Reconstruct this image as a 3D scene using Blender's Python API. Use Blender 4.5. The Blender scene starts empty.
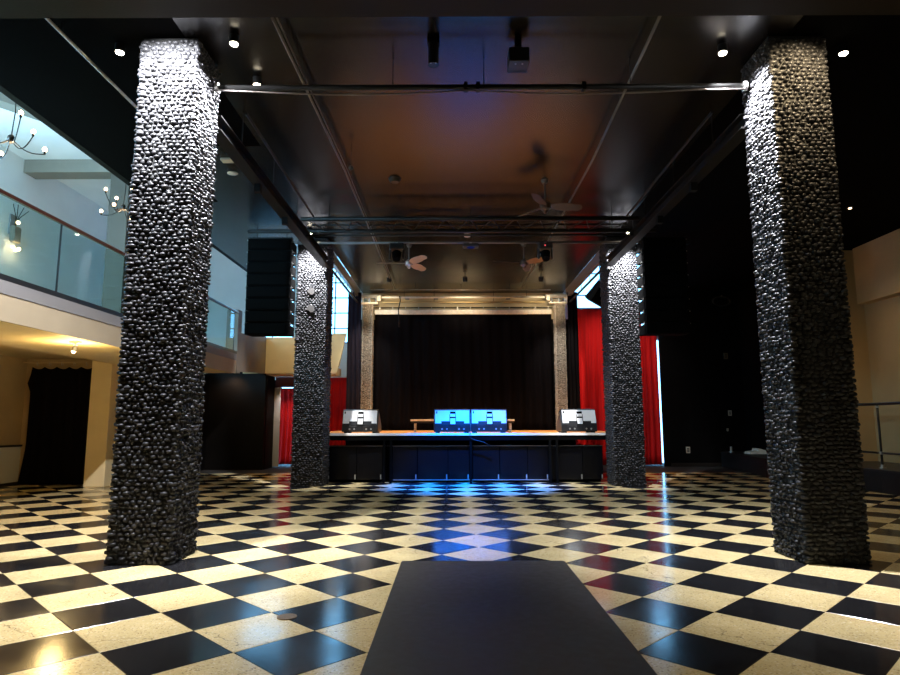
import bpy, bmesh, math, random
import numpy as np
from mathutils import Vector, Matrix
random.seed(7)
scene = bpy.context.scene
COL = scene.collection
PI = math.pi

# ------------------------------------------------------------------ camera
PITCH, YAW, ROLL, FPX, CAMZ = .1341, -.0032, -.0019, 628.88, 1.4657
cam_d = bpy.data.cameras.new('camera'); cam = bpy.data.objects.new('camera', cam_d); COL.objects.link(cam)
cam_d.sensor_fit = 'HORIZONTAL'; cam_d.sensor_width = 36; cam_d.lens = FPX/900*36
cam_d.clip_start = .05; cam_d.clip_end = 200
_f = Vector((math.sin(YAW)*math.cos(PITCH), math.cos(YAW)*math.cos(PITCH), math.sin(PITCH)))
_r = Vector((math.cos(YAW), -math.sin(YAW), 0)); _u = _r.cross(_f)
_r2 = _r*math.cos(ROLL)+_u*math.sin(ROLL); _u2 = -_r*math.sin(ROLL)+_u*math.cos(ROLL)
cam.matrix_world = Matrix(((_r2.x, _u2.x, -_f.x, 0), (_r2.y, _u2.y, -_f.y, 0), (_r2.z, _u2.z, -_f.z, CAMZ), (0, 0, 0, 1)))
scene.camera = cam
scene.view_settings.view_transform = 'Standard'
try: scene.view_settings.look = 'None'
except Exception: pass
scene.view_settings.gamma = 1
scene.view_settings.use_curve_mapping = False
scene.view_settings.exposure = -0.35

# ------------------------------------------------------------------ world (daylight behind the high windows)
world = bpy.data.worlds.new('world'); scene.world = world; world.use_nodes = True
wb = world.node_tree.nodes['Background']
wb.inputs[0].default_value = (.22, .58, 1.0, 1); wb.inputs[1].default_value = 8.0

# ------------------------------------------------------------------ lights
def aim(o, tgt):
    o.rotation_euler = (Vector(tgt)-o.location).to_track_quat('-Z', 'Y').to_euler()
def spot(loc, tgt, col, watts, ang=60, blend=.6, size=.04):
    d = bpy.data.lights.new('spot_light', 'SPOT'); d.energy = watts; d.color = col
    d.spot_size = math.radians(ang); d.spot_blend = blend; d.shadow_soft_size = size
    o = bpy.data.objects.new('spot_light', d); COL.objects.link(o); o.location = loc; aim(o, tgt); return o
def point(loc, col, watts, size=.04):
    d = bpy.data.lights.new('point_light', 'POINT'); d.energy = watts; d.color = col; d.shadow_soft_size = size
    o = bpy.data.objects.new('point_light', d); COL.objects.link(o); o.location = loc; return o
def area(loc, tgt, col, watts, sx, sy):
    d = bpy.data.lights.new('area_light', 'AREA'); d.energy = watts; d.color = col; d.shape = 'RECTANGLE'; d.size = sx; d.size_y = sy
    o = bpy.data.objects.new('area_light', d); COL.objects.link(o); o.location = loc; aim(o, tgt); return o
WARM = (1, .76, .44); WHT = (.95, .96, 1.0); DAY = (.40, .74, 1.0)
# area light added inside the left wall, standing in for gallery daylight
area((-10.35, 9.5, 5.9), (-7.5, 14.5, 5.9), DAY, 1100, 5.0, 2.2)

# ceiling spots : (x, y, aim x, aim y, colour, watts, angle)
CSPOT = [(-3.93, 6.92, (-3.80, 6.9, 0), WARM, 200, 90), (-2.52, 6.76, (-2.90, 6.9, 4.7), WHT, 2400, 100), (-2.53, 7.66, (-2.95, 7.3, 4.7), WHT, 1500, 100),
         (3.231, 6.98, (3.62, 7.1, 4.7), WHT, 4200, 100), (4.68, 7.0, (4.5, 6.9, 3.5), WARM, 160, 80),
         (-3.25, 6.02, (-3.27, 6.76, 5.0), WHT, 4200, 116), (4.05, 6.05, (4.0, 6.76, 5.2), WARM, 520, 90),
         (-3.3, 14.15, (-3.34, 14.78, 4.9), WHT, 3600, 86), (4.1, 14.15, (4.07, 14.78, 4.9), WHT, 3600, 86)]

# ------------------------------------------------------------------ materials
MATS = {}
def mat(name, col=(.5, .5, .5), rough=.5, metal=0, spec=.5, emit=None, es=1, var=0, vscale=5, bump=0, bscale=40, rvar=0, stretch=None, coat=0):
    m = bpy.data.materials.new(name); m.use_nodes = True; nt = m.node_tree; b = nt.nodes['Principled BSDF']; L = nt.links.new
    b.inputs['Base Color'].default_value = (*col, 1); b.inputs['Roughness'].default_value = rough
    b.inputs['Metallic'].default_value = metal; b.inputs['Specular IOR Level'].default_value = spec
    b.inputs['Coat Weight'].default_value = coat; b.inputs['Coat Roughness'].default_value = .08
    if emit: b.inputs['Emission Color'].default_value = (*emit, 1); b.inputs['Emission Strength'].default_value = es
    tc = nt.nodes.new('ShaderNodeTexCoord')
    vec = tc.outputs['Object']
    if stretch:
        mp = nt.nodes.new('ShaderNodeMapping'); mp.inputs['Scale'].default_value = stretch; L(vec, mp.inputs['Vector']); vec = mp.outputs[0]
    if var or rvar:
        n = nt.nodes.new('ShaderNodeTexNoise'); n.inputs['Scale'].default_value = vscale; n.inputs['Detail'].default_value = 6; L(vec, n.inputs['Vector'])
    if var:
        r = nt.nodes.new('ShaderNodeMapRange'); r.inputs[1].default_value = .3; r.inputs[2].default_value = .7; r.inputs[3].default_value = 1-var; r.inputs[4].default_value = 1+var
        L(n.outputs[0], r.inputs[0])
        mx = nt.nodes.new('ShaderNodeVectorMath'); mx.operation = 'SCALE'; mx.inputs[0].default_value = col; L(r.outputs[0], mx.inputs['Scale'])
        L(mx.outputs[0], b.inputs['Base Color'])
    if rvar:
        r = nt.nodes.new('ShaderNodeMapRange'); r.inputs[1].default_value = .3; r.inputs[2].default_value = .7; r.inputs[3].default_value = max(.02, rough-rvar); r.inputs[4].default_value = rough+rvar
        L(n.outputs[0], r.inputs[0]); L(r.outputs[0], b.inputs['Roughness'])
    if bump:
        n2 = nt.nodes.new('ShaderNodeTexNoise'); n2.inputs['Scale'].default_value = bscale; n2.inputs['Detail'].default_value = 4; L(vec, n2.inputs['Vector'])
        bp = nt.nodes.new('ShaderNodeBump'); bp.inputs['Strength'].default_value = bump; bp.inputs['Distance'].default_value = .01
        L(n2.outputs[0], bp.inputs['Height']); L(bp.outputs[0], b.inputs['Normal'])
    MATS[name] = m; return m

def terrazzo(name, base, chip_d, chip_l, rough, amount=.5):
    m = mat(name, base, rough); nt = m.node_tree; b = nt.nodes['Principled BSDF']; L = nt.links.new
    g = nt.nodes.new('ShaderNodeNewGeometry')
    v = nt.nodes.new('ShaderNodeTexVoronoi'); v.inputs['Scale'].default_value = 95; L(g.outputs['Position'], v.inputs['Vector'])
    sep = nt.nodes.new('ShaderNodeSeparateColor'); L(v.outputs['Color'], sep.inputs[0])
    cr = nt.nodes.new('ShaderNodeValToRGB'); e = cr.color_ramp.elements
    e[0].position = 0; e[0].color = (*chip_d, 1); e[1].position = 1; e[1].color = (*chip_l, 1)
    a = e.new(.14); a.color = (*base, 1); a = e.new(.84); a.color = (*base, 1); cr.color_ramp.interpolation = 'CONSTANT' if False else 'LINEAR'
    L(sep.outputs[0], cr.inputs[0])
    n = nt.nodes.new('ShaderNodeTexNoise'); n.inputs['Scale'].default_value = 1.3; n.inputs['Detail'].default_value = 7; n.inputs['Roughness'].default_value = .65; L(g.outputs['Position'], n.inputs['Vector'])
    r = nt.nodes.new('ShaderNodeMapRange'); r.inputs[1].default_value = .3; r.inputs[2].default_value = .7; r.inputs[3].default_value = .82; r.inputs[4].default_value = 1.12; L(n.outputs[0], r.inputs[0])
    mx = nt.nodes.new('ShaderNodeVectorMath'); mx.operation = 'SCALE'; L(cr.outputs[0], mx.inputs[0]); L(r.outputs[0], mx.inputs['Scale']); 
    # thin meandering hairline cracks
    w = nt.nodes.new('ShaderNodeTexVoronoi'); w.feature = 'DISTANCE_TO_EDGE'; w.inputs['Scale'].default_value = .33
    n3 = nt.nodes.new('ShaderNodeTexNoise'); n3.inputs['Scale'].default_value = 2.2; n3.inputs['Detail'].default_value = 5; L(g.outputs['Position'], n3.inputs['Vector'])
    ad = nt.nodes.new('ShaderNodeVectorMath'); ad.operation = 'ADD'; L(g.outputs['Position'], ad.inputs[0]); L(n3.outputs['Color'], ad.inputs[1]); L(ad.outputs[0], w.inputs['Vector'])
    lt = nt.nodes.new('ShaderNodeMapRange'); lt.inputs[1].default_value = .0006; lt.inputs[2].default_value = .0018; lt.inputs[3].default_value = .35; lt.inputs[4].default_value = 1; L(w.outputs['Distance'], lt.inputs[0])
    m2 = nt.nodes.new('ShaderNodeVectorMath'); m2.operation = 'SCALE'; L(mx.outputs[0], m2.inputs[0]); L(lt.outputs[0], m2.inputs['Scale']); L(m2.outputs[0], b.inputs['Base Color'])
    r2 = nt.nodes.new('ShaderNodeMapRange'); r2.inputs[1].default_value = .3; r2.inputs[2].default_value = .7; r2.inputs[3].default_value = rough-.05; r2.inputs[4].default_value = rough+.07; L(n.outputs[0], r2.inputs[0]); L(r2.outputs[0], b.inputs['Roughness'])
    return m

M_cream = terrazzo('cream_terrazzo', (.70, .56, .29), (.38, .27, .12), (.82, .72, .48), .17)
M_black = terrazzo('black_terrazzo', (.012, .012, .014), (.006, .006, .007), (.03, .03, .032), .15)
M_grout = mat('grout', (.03, .028, .025), .8)
M_ceil = mat('black_gloss_ceiling', (.005, .0035, .003), .27, spec=.5)
M_ceil2 = mat('black_satin_ceiling', (.0015, .0012, .0012), .85, spec=.03)
M_header = mat('brown_header', (.012, .008, .007), .6, spec=.2, bump=.1)
M_pipe = mat('black_pipe', (.006, .006, .006), .45, spec=.25)
M_conduit = mat('grey_conduit', (.16, .14, .13), .35, metal=.6)
M_blk = mat('matte_black', (.002, .002, .002), .8, spec=.04, bump=.1, bscale=60)
M_blk2 = mat('satin_black', (.012, .012, .013), .35)
M_bwall = mat('black_wall_paint', (.003, .0025, .0025), .6, spec=.1, var=.2, bump=.08, bscale=20)
M_brwall = mat('dark_brown_wall_paint', (.004, .003, .0025), .55, spec=.15, var=.2, bump=.08, bscale=20)
M_beige = mat('beige_plaster', (.62, .50, .31), .75, var=.06, vscale=1.5, bump=.1, bscale=60)
M_tan = mat('tan_plaster', (.50, .37, .20), .8, var=.08, vscale=1.5, bump=.1, bscale=60)
M_white = mat('white_plaster', (.74, .74, .74), .8, var=.04, vscale=1.5, bump=.08, bscale=50)
M_taupe = mat('taupe_paint', (.19, .165, .13), .7, var=.05, bump=.05)
M_grey = mat('grey_paint', (.22, .21, .21), .6)
M_yel = mat('warm_cream_paint', (.74, .60, .34), .7, var=.05, vscale=2, bump=.08)
M_blkcur = mat('black_velour', (.004, .0035, .0045), .95, spec=.05, var=.3, vscale=30, stretch=(1, 1, .05))
M_purp = mat('charcoal_velour', (.016, .013, .02), .95, spec=.05, var=.3, vscale=30, stretch=(1, 1, .05))
M_red = mat('red_velour', (.68, .006, .006), .75, spec=.25, var=.18, vscale=14, stretch=(1, 1, .05))
M_dred = mat('dark_red_paint', (.09, .004, .004), .6)
M_wood = mat('stage_wood', (.62, .33, .13), .45, var=.25, vscale=9, stretch=(8, .6, 1), rvar=.1)
M_edge = mat('pale_edge_trim', (.80, .76, .70), .4)
M_gloss = mat('black_gloss_panel', (.003, .003, .004), .22, spec=.22, rvar=.03, vscale=4)
M_mat = mat('black_rubber', (.038, .034, .027), .5, spec=.3, var=.2, vscale=14, bump=.15, bscale=120, rvar=.06)
M_silver = mat('brushed_silver', (.62, .62, .62), .3, metal=.9)
M_mon = mat('pale_grey_panel', (.62, .62, .61), .45, var=.03)
M_screw = mat('galvanised_steel', (.5, .49, .46), .35, metal=.7, var=.2, vscale=20)
M_oldwhite = mat('chalky_white', (.78, .74, .64), .7, var=.12, vscale=12)
M_rail = mat('dark_red_brown_wood', (.07, .018, .012), .3)
M_bulb = mat('lit_bulb', (1, .8, .5), .5, emit=(1, .66, .36), es=14)
M_lamp = mat('lit_lamp_face', (1, .95, .85), .5, emit=(1, .86, .62), es=60)
M_led = mat('red_indicator', (.5, 0, 0), .5, emit=(1, .1, .12), es=2)
M_brass = mat('worn_brass_disc', (.20, .13, .07), .4, metal=.6, var=.2, vscale=60)
M_door = mat('pale_grey_door', (.62, .60, .60), .5)
M_steelframe = mat('window_frame_paint', (.35, .37, .38), .5)
M_cable = mat('cable', (.01, .01, .01), .5)
M_bronze = mat('dark_bronze', (.03, .025, .02), .35, metal=.7)
M_plastic = mat('ivory_plastic', (.65, .55, .42), .4)
M_fanb = mat('fan_blade_silver', (.52, .44, .36), .35, metal=.5)
M_patch = mat('bare_plaster_patch', (.008, .006, .005), .8)
M_brown = mat('brown_grey_paint', (.075, .062, .045), .7)
M_base = mat('dark_baseboard', (.02, .015, .012), .4)

def stone_mat(name, lo, hi, rough):
    m = mat(name, lo, rough, spec=.28); nt = m.node_tree; b = nt.nodes['Principled BSDF']
    g = nt.nodes.new('ShaderNodeNewGeometry'); r = nt.nodes.new('ShaderNodeValToRGB')
    r.color_ramp.elements[0].color = (*lo, 1); r.color_ramp.elements[1].color = (*hi, 1)
    nt.links.new(g.outputs['Random Per Island'], r.inputs[0]); nt.links.new(r.outputs[0], b.inputs['Base Color'])
    return m
M_stone = stone_mat('black_painted_pebble', (.012, .012, .013), (.036, .036, .040), .46)
M_stone2 = stone_mat('grey_painted_pebble', (.30, .28, .24), (.50, .46, .40), .6)
M_mortar = mat('black_mortar', (.006, .006, .006), .8)
M_mortar2 = mat('brown_mortar', (.06, .05, .04), .8)

def glass_mat(name, tint):
    m = bpy.data.materials.new(name); m.use_nodes = True; nt = m.node_tree; nt.nodes.remove(nt.nodes['Principled BSDF'])
    out = nt.nodes['Material Output']; t = nt.nodes.new('ShaderNodeBsdfTransparent'); t.inputs[0].default_value = (*tint, 1)
    g = nt.nodes.new('ShaderNodeBsdfGlossy'); g.inputs['Roughness'].default_value = .02
    lw = nt.nodes.new('ShaderNodeLayerWeight'); lw.inputs[0].default_value = .5; pw = nt.nodes.new('ShaderNodeMath'); pw.operation = 'POWER'; pw.inputs[1].default_value = 4; nt.links.new(lw.outputs['Facing'], pw.inputs[0]); f = nt.nodes.new('ShaderNodeMath'); f.operation = 'MULTIPLY_ADD'; f.inputs[1].default_value = .5; f.inputs[2].default_value = .035; nt.links.new(pw.outputs[0], f.inputs[0])
    x = nt.nodes.new('ShaderNodeMixShader'); nt.links.new(f.outputs[0], x.inputs[0]); nt.links.new(t.outputs[0], x.inputs[1]); nt.links.new(g.outputs[0], x.inputs[2]); nt.links.new(x.outputs[0], out.inputs[0])
    return m
M_glass = glass_mat('balustrade_glass', (.80, .90, .89)); M_pane = glass_mat('window_glass', (.95, .98, .98))

# ------------------------------------------------------------------ builders
def tagp(o, label=None, cat=None, group=None, kind=None):
    if label: o['label'] = label
    if cat: o['category'] = cat
    if group: o['group'] = group
    if kind: o['kind'] = kind
    return o
def thing(name, label, cat, loc=(0, 0, 0), rz=0, group=None, rot=None):
    o = bpy.data.objects.new(name, None); COL.objects.link(o); o.empty_display_size = .1
    o.location = loc; o.rotation_euler = rot if rot else (0, 0, rz)
    return tagp(o, label, cat, group)
class MB:
    def __init__(s): s.v = []; s.f = []
    def add(s, V, F):
        n = len(s.v); s.v += [tuple(p) for p in V]; s.f += [tuple(i+n for i in f) for f in F]; return s
    def box(s, x0, x1, y0, y1, z0, z1):
        return s.add([(x0, y0, z0), (x1, y0, z0), (x1, y1, z0), (x0, y1, z0), (x0, y0, z1), (x1, y0, z1), (x1, y1, z1), (x0, y1, z1)],
                     [(0, 3, 2, 1), (4, 5, 6, 7), (0, 1, 5, 4), (1, 2, 6, 5), (2, 3, 7, 6), (3, 0, 4, 7)])
    def tube(s, pts, r, n=8, cap=True):
        pts = [Vector(p) for p in pts]; V = []; F = []; k = len(pts)
        rs = r if isinstance(r, (list, tuple)) else [r]*k
        up = None
        for i, p in enumerate(pts):
            d = (pts[min(i+1, k-1)]-pts[max(i-1, 0)]).normalized()
            if up is None: up = Vector((0, 0, 1)) if abs(d.z) < .9 else Vector((1, 0, 0))
            a = d.cross(up).normalized(); b = a.cross(d).normalized(); up = b
            for j in range(n):
                t = 2*PI*j/n; V.append(p+(a*math.cos(t)+b*math.sin(t))*rs[i])
        for i in range(k-1):
            for j in range(n):
                F.append((i*n+j, i*n+(j+1) % n, (i+1)*n+(j+1) % n, (i+1)*n+j))
        if cap: F.append(tuple(range(n-1, -1, -1))); F.append(tuple((k-1)*n+j for j in range(n)))
        return s.add(V, F)
    def prism(s, poly, a0, a1, axis='x'):
        # poly: 2D points; axis x -> (y,z), y -> (x,z), z -> (x,y)
        def P(u, v, a): return (a, u, v) if axis == 'x' else (u, a, v) if axis == 'y' else (u, v, a)
        n = len(poly); V = [P(u, v, a0) for u, v in poly]+[P(u, v, a1) for u, v in poly]
        F = [tuple(range(n-1, -1, -1)), tuple(range(n, 2*n))]+[(i, (i+1) % n, n+(i+1) % n, n+i) for i in range(n)]
        return s.add(V, F)
    def ball(s, c, r, sc=(1, 1, 1), nu=10, nv=6):
        V = [(c[0], c[1], c[2]-r*sc[2])]; F = []
        for i in range(1, nv):
            ph = -PI/2+PI*i/nv
            for j in range(nu):
                t = 2*PI*j/nu; V.append((c[0]+r*sc[0]*math.cos(ph)*math.cos(t), c[1]+r*sc[1]*math.cos(ph)*math.sin(t), c[2]+r*sc[2]*math.sin(ph)))
        V.append((c[0], c[1], c[2]+r*sc[2])); L = len(V)-1
        for j in range(nu): F.append((0, 1+(j+1) % nu, 1+j)); F.append((L, L-nu+j, L-nu+(j+1) % nu))
        for i in range(nv-2):
            for j in range(nu): F.append((1+i*nu+j, 1+i*nu+(j+1) % nu, 1+(i+1)*nu+(j+1) % nu, 1+(i+1)*nu+j))
        return s.add(V, F)
    def mesh(s, name, m, smooth=False):
        me = bpy.data.meshes.new(name); me.from_pydata(s.v, [], s.f)
        bm = bmesh.new(); bm.from_mesh(me); bmesh.ops.recalc_face_normals(bm, faces=bm.faces); bm.to_mesh(me); bm.free()
        if smooth:
            for p in me.polygons: p.use_smooth = True
        me.materials.append(m); return me
    def build(s, name, m, parent=None, bev=0, smooth=False, local=False, seg=1):
        """parent: vertices given in world space unless local=True"""
        if parent is not None and not local:
            inv = parent.matrix_basis.inverted(); p = parent.parent
            if p: inv = inv @ p.matrix_basis.inverted()
            s.v = [tuple(inv @ Vector(v)) for v in s.v]
        o = bpy.data.objects.new(name, s.mesh(name, m, smooth)); COL.objects.link(o)
        if parent is not None: o.parent = parent
        if bev:
            b = o.modifiers.new('bevel', 'BEVEL'); b.width = bev; b.segments = seg; b.limit_method = 'ANGLE'
        if smooth:
                pass
        return o
def struct(name, mb, m, parent=None, label=None, **k):
    o = mb.build(name, m, parent, **k)
    if parent is None: o['kind'] = 'structure'
    return o
def own(name, mb, m, label, cat, base, group=None, **k):
    """single-mesh thing whose origin sits at base"""
    inv = Vector(base); mb.v = [tuple(Vector(v)-inv) for v in mb.v]
    o = mb.build(name, m, None, **k); o.location = base
    return tagp(o, label, cat, group)
def copy_tree(o, parent=None):
    c = o.copy(); COL.objects.link(c); c.parent = parent
    for ch in list(o.children): copy_tree(ch, c)
    return c

# ------------------------------------------------------------------ floor : diagonal chequerboard of terrazzo tiles
S = .431; OX, OY = -.2783, 9.933
BACK = 23.0
struct_floor = MB().box(-12.2, 12.2, -3.2, BACK+.2, -.12, -.018)
floor = struct('floor', struct_floor, M_grout)
def tile_mesh(m, nm):
    g = .0015; a = S-g; b = a-.006; zt, zm, zb = 0, -.0025, -.018
    V = []
    for r, z in ((b, zt), (a, zm), (a, zb)): V += [(r, 0, z), (0, r, z), (-r, 0, z), (0, -r, z)]
    F = [(0, 1, 2, 3)]+[(i+4, (i+1) % 4+4, (i+1) % 4, i) for i in range(4)]+[(i+8, (i+1) % 4+8, (i+1) % 4+4, i+4) for i in range(4)]
    me = bpy.data.meshes.new(nm); me.from_pydata(V, [], F); me.materials.append(m); return me, V, F
t_cream, TV, TF = tile_mesh(M_cream, 'cream_tile'); t_black, _, _ = tile_mesh(M_black, 'black_tile')
def to_px(x, y, z):
    d = Vector((x, y, z-CAMZ)); w = d.dot(_f)
    if w <= .2: return None
    return 450+FPX*d.dot(_r2)/w, 337.5-FPX*d.dot(_u2)/w
near = []; rest = {0: MB(), 1: MB()}
for n in range(-30, 34):
    for k in range(-32, 34):
        if (k+n) % 2: continue
        x = (k+OX)*S; y = (n+OY)*S
        if abs(x) > 11.9 or y < -3 or y > BACK: continue
        p = to_px(x, y, 0); vis = p is not None and -60 < p[0] < 960 and 420 < p[1] < 735
        under = abs(x-.32) < .5 and y < 6.3
        if vis and not under and y > 1.5: near.append((y*y+.3*x*x, x, y, n % 2))
        else: rest[n % 2].add([(v[0]+x, v[1]+y, v[2]) for v in TV], TF)
near.sort()
for i, (d, x, y, c) in enumerate(near):
    if i < 300:
        o = bpy.data.objects.new('tile', t_cream if c else t_black); COL.objects.link(o); o.parent = floor; o.location = (x, y, 0)
    else: rest[c].add([(v[0]+x, v[1]+y, v[2]) for v in TV], TF)
far = MB(); n0 = len(rest[0].f); far.add(rest[0].v, rest[0].f); far.add(rest[1].v, rest[1].f)
me = bpy.data.meshes.new('far_tiles'); me.from_pydata(far.v, [], far.f); me.materials.append(M_black); me.materials.append(M_cream)
for i, p in enumerate(me.polygons): p.material_index = 0 if i < n0 else 1
o = bpy.data.objects.new('distant_tiles', me); COL.objects.link(o); o.parent = floor; o['kind'] = 'stuff'
own('floor_outlet_cover', MB().tube([(-1.26, 5.02, .0), (-1.26, 5.02, .006)], .075, 24), M_brass, 'small round brown metal cover plate set in the chequered floor left of the mat', 'cover plate', (-1.26, 5.02, 0))

# runner mat
t = MB(); NX, NY = 10, 30; x0, x1, y0, y1 = -.54, 1.185, 1.2, 6.915
mt = MB().prism([(x0, y0), (x1, y0), (x1+.005, 4.0), (x1, y1-.03), (x1-.02, y1), (x0+.02, y1), (x0, y1-.03)], .001, .014, 'z')
own('runner_mat', mt, M_mat, 'long scuffed black rubber mat lying on the chequered floor toward the stage', 'mat', (.32, 4.0, .001), bev=.004)

# ------------------------------------------------------------------ ceiling
CZ = 5.92
c = MB()
c.box(-3.1, 3.9, 5.0, 15.35, CZ, CZ+.12)
c.box(-6.0, -3.1, 12.3, 15.35, CZ, CZ+.12)
c.box(-4.75, -3.1, 9.7, 12.3, CZ, CZ+.12)
c.box(-6.0, -4.7, 15.35, 18.4, CZ, CZ+.12)
c.box(-3.1, 3.85, 15.35, 21.46, CZ, CZ+.12)
ceiling = struct('ceiling', c, M_ceil)
c = MB(); c.box(-6.0, 12.2, -3.2, 5.0, CZ, CZ+.12); c.box(-6.0, -4.75, 5.0, 12.3, CZ, CZ+.12); c.box(-4.75, -3.1, 5.0, 9.7, CZ, CZ+.12); c.box(3.9, 12.2, 5.0, 15.35, CZ, CZ+.12); c.box(7.65, 12.2, 15.35, BACK, CZ, CZ+.12); c.box(6.0, 7.65, 15.35, 20.5, CZ, CZ+.12)
struct('ceiling_outer', c, M_ceil2)
struct('trim_1', MB().box(-5.99, 11.9, 4.9, 5.68, 5.40, CZ-.001), M_header)
# upper shell over balcony and light wells
struct('trim_2', MB().box(-6.12, -6.001, -3.2, 18.4, CZ, 8.0), M_bwall)          # bulkhead between main ceiling and gallery
up = MB(); up.box(-10.8, -6.0, -3.2, BACK+.1, 7.95, 8.1); up.box(-6.0, 8, 15.2, BACK+.1, 8.0, 8.1)
struct('ceiling_upper', up, M_white)
w = MB(); w.box(-6.0, 8, 15.2, 15.3, CZ+.12, 8.0); w.box(7.65, 7.75, 15.3, BACK, CZ+.121, 8)
w.box(-3.1, -3.02, 15.35, 21.5, CZ+.12, 8.0); w.box(3.77, 3.85, 15.35, 21.5, CZ+.12, 8.0)
struct('wall_well', w, M_bwall)

# ------------------------------------------------------------------ walls
def wall_with_holes(name, axis, pos, th, a0, a1, z0, z1, holes, m):
    """axis 'y': wall in plane y=pos spanning x; 'x': plane x=pos spanning y. holes: (a0,a1,z0,z1)"""
    b = MB(); As = sorted({a0, a1, *[h[0] for h in holes], *[h[1] for h in holes]}); Zs = sorted({z0, z1, *[h[2] for h in holes], *[h[3] for h in holes]})
    for i in range(len(As)-1):
        for j in range(len(Zs)-1):
            ca, cz = (As[i]+As[i+1])/2, (Zs[j]+Zs[j+1])/2
            if any(h[0] < ca < h[1] and h[2] < cz < h[3] for h in holes): continue
            if axis == 'y': b.box(As[i], As[i+1], pos, pos+th, Zs[j], Zs[j+1])
            else: b.box(pos, pos+th, As[i], As[i+1], Zs[j], Zs[j+1])
    return struct(name, b, m)
W_L = (-5.6, -3.72, 4.35, 7.8); W_M = (-7.45, -5.85, 4.35, 7.8); W_R = (4.52, 7.6, 4.5, 7.8)
wall_with_holes('wall_back_upper', 'y', BACK, .12, -10.8, 8.2, 3.0, 8.05, [W_L, W_M, W_R, (7.2, 7.7, 3.0, 4.45)], M_white)
D_L = (-6.25, -5.3, 0, 2.85); D_R = (7.2, 7.7, 0, 4.45)
wall_with_holes('wall_back', 'y', BACK, .12, -12.2, 12.2, -.02, 3.0, [D_L, (7.2, 7.7, 0, 3.0)], M_bwall)
# upper left wall, its out-of-view windows added to account for the gallery daylight
wins_left = [(2.0, 6.2, 4.6, 7.2), (7.0, 12.0, 4.6, 7.2)]
wall_with_holes('wall_left_upper', 'x', -10.72, .12, -3.2, BACK, 3.3, 8.0, wins_left, M_white)
struct('wall_left', MB().box(-10.72, -10.60, -3.2, 15.7, -.02, 3.3), M_tan)
struct('wainscot_left', MB().box(-10.60, -10.57, -3.2, 15.6, .06, .90), M_white)
struct('trim_3', MB().box(-10.60, -10.54, -3.2, 15.6, .90, .945), M_base)
struct('baseboard_left', MB().box(-10.60, -10.56, -3.2, 15.6, 0, .06), M_base)
struct('wall_under_gallery', MB().box(-10.6, -7.9, 15.6, 15.72, -.02, 3.3), M_tan)
struct('wall_left_dark', MB().box(-7.98, -7.86, 15.72, 20.3, -.02, 3.0), M_brwall)
struct('wall_left_end', MB().box(-7.98, -6.02, 20.3, 20.42, -.02, 3.1), M_brwall)
struct('wall_left_return', MB().box(-6.10, -6.0, 20.421, 21.3, -.02, 3.05), M_bwall)
struct('wall_front', MB().box(-12.2, 12.2, -3.3, -3.2, -.02, 8.1), M_tan)
struct('wall_right_end', MB().box(7.14, 10.0, 21.5, 21.62, -.02, CZ), M_bwall)
struct('wall_right_dark', MB().box(9.92, 10.04, 16.24, 21.5, -.02, CZ), M_bwall)
M_rw = mat('ochre_plaster', (.46, .32, .15), .8, var=.08, vscale=1.2, bump=.1, bscale=60)
struct('wall_right_return', MB().box(9.92, 10.7, 16.1, 16.24, -.02, CZ), M_rw)
struct('wall_right', MB().box(10.7, 10.82, -3.2, 16.24, -.02, CZ), M_rw)
struct('trim_4', MB().box(10.42, 10.7, 7.5, 15.95, 4.45, CZ-.001), M_rw, bev=.01)

# windows
def window(name, rect, axis, pos, nx, nz, m=M_steelframe):
    a0, a1, z0, z1 = rect; b = MB(); t = .06
    def bx(p, q, r, s_):
        if axis == 'y': b.box(p, q, pos, pos+.08, r, s_)
        else: b.box(pos, pos+.08, p, q, r, s_)
    bx(a0, a0+t, z0, z1); bx(a1-t, a1, z0, z1); bx(a0+t, a1-t, z0, z0+t); bx(a0+t, a1-t, z1-t, z1)
    for i in range(1, nx): c_ = a0+(a1-a0)*i/nx; bx(c_-.02, c_+.02, z0+t, z1-t)
    for j in range(1, nz): c_ = z0+(z1-z0)*j/nz; bx(a0+t, a1-t, c_-.02, c_+.02)
    f = struct(name, b, m)
    for i in range(nx):
        for j in range(nz):
            p, q = a0+(a1-a0)*i/nx+.04, a0+(a1-a0)*(i+1)/nx-.04; r, s_ = z0+(z1-z0)*j/nz+.04, z0+(z1-z0)*(j+1)/nz-.04
            g = MB()
            if axis == 'y': g.box(p, q, pos+.035, pos+.045, r, s_)
            else: g.box(pos+.035, pos+.045, p, q, r, s_)
            g.build('pane', M_pane, f)
    return f
window('window_1', W_L, 'y', BACK+.02, 3, 6); window('window_2', W_R, 'y', BACK+.02, 3, 4)
window('window_5', W_M, 'y', BACK+.02, 2, 6)
for i, w_ in enumerate(wins_left): window('window_%d' % (i+3), w_, 'x', -10.70, 4, 2)
# doorway with a pale door at the left, tall slit of daylight at the right
dr = MB().box(-6.18, -5.80, 21.3, 21.345, 0.01, 2.64)
door = struct('door_1', dr, M_door, bev=.004)
MB().tube([(-6.13, 21.29, 1.0), (-6.13, 21.25, 1.0), (-6.13, 21.25, 1.15)], .012, 8).build('door_handle', M_silver, door)
MB().box(-6.10, -5.88, 21.292, 21.30, 1.5, 2.4).build('door_panel', M_door, door, bev=.01)
MB().box(-6.10, -5.88, 21.292, 21.30, .2, 1.3).build('door_panel', M_door, door, bev=.01)
b = MB(); b.box(-6.0, -5.94, 21.36, 21.46, 0, 2.75); b.box(-6.0, -4.6, 21.36, 21.46, 2.66, 3.0)
struct('trim_5', b, M_dred)
struct('door_2', MB().box(7.70, 7.74, 22.9, 22.98, 0, 2.9), M_white)

M_fas = mat('dull_beige_paint', (.42, .34, .23), .75, var=.06, vscale=1.5)
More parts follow.
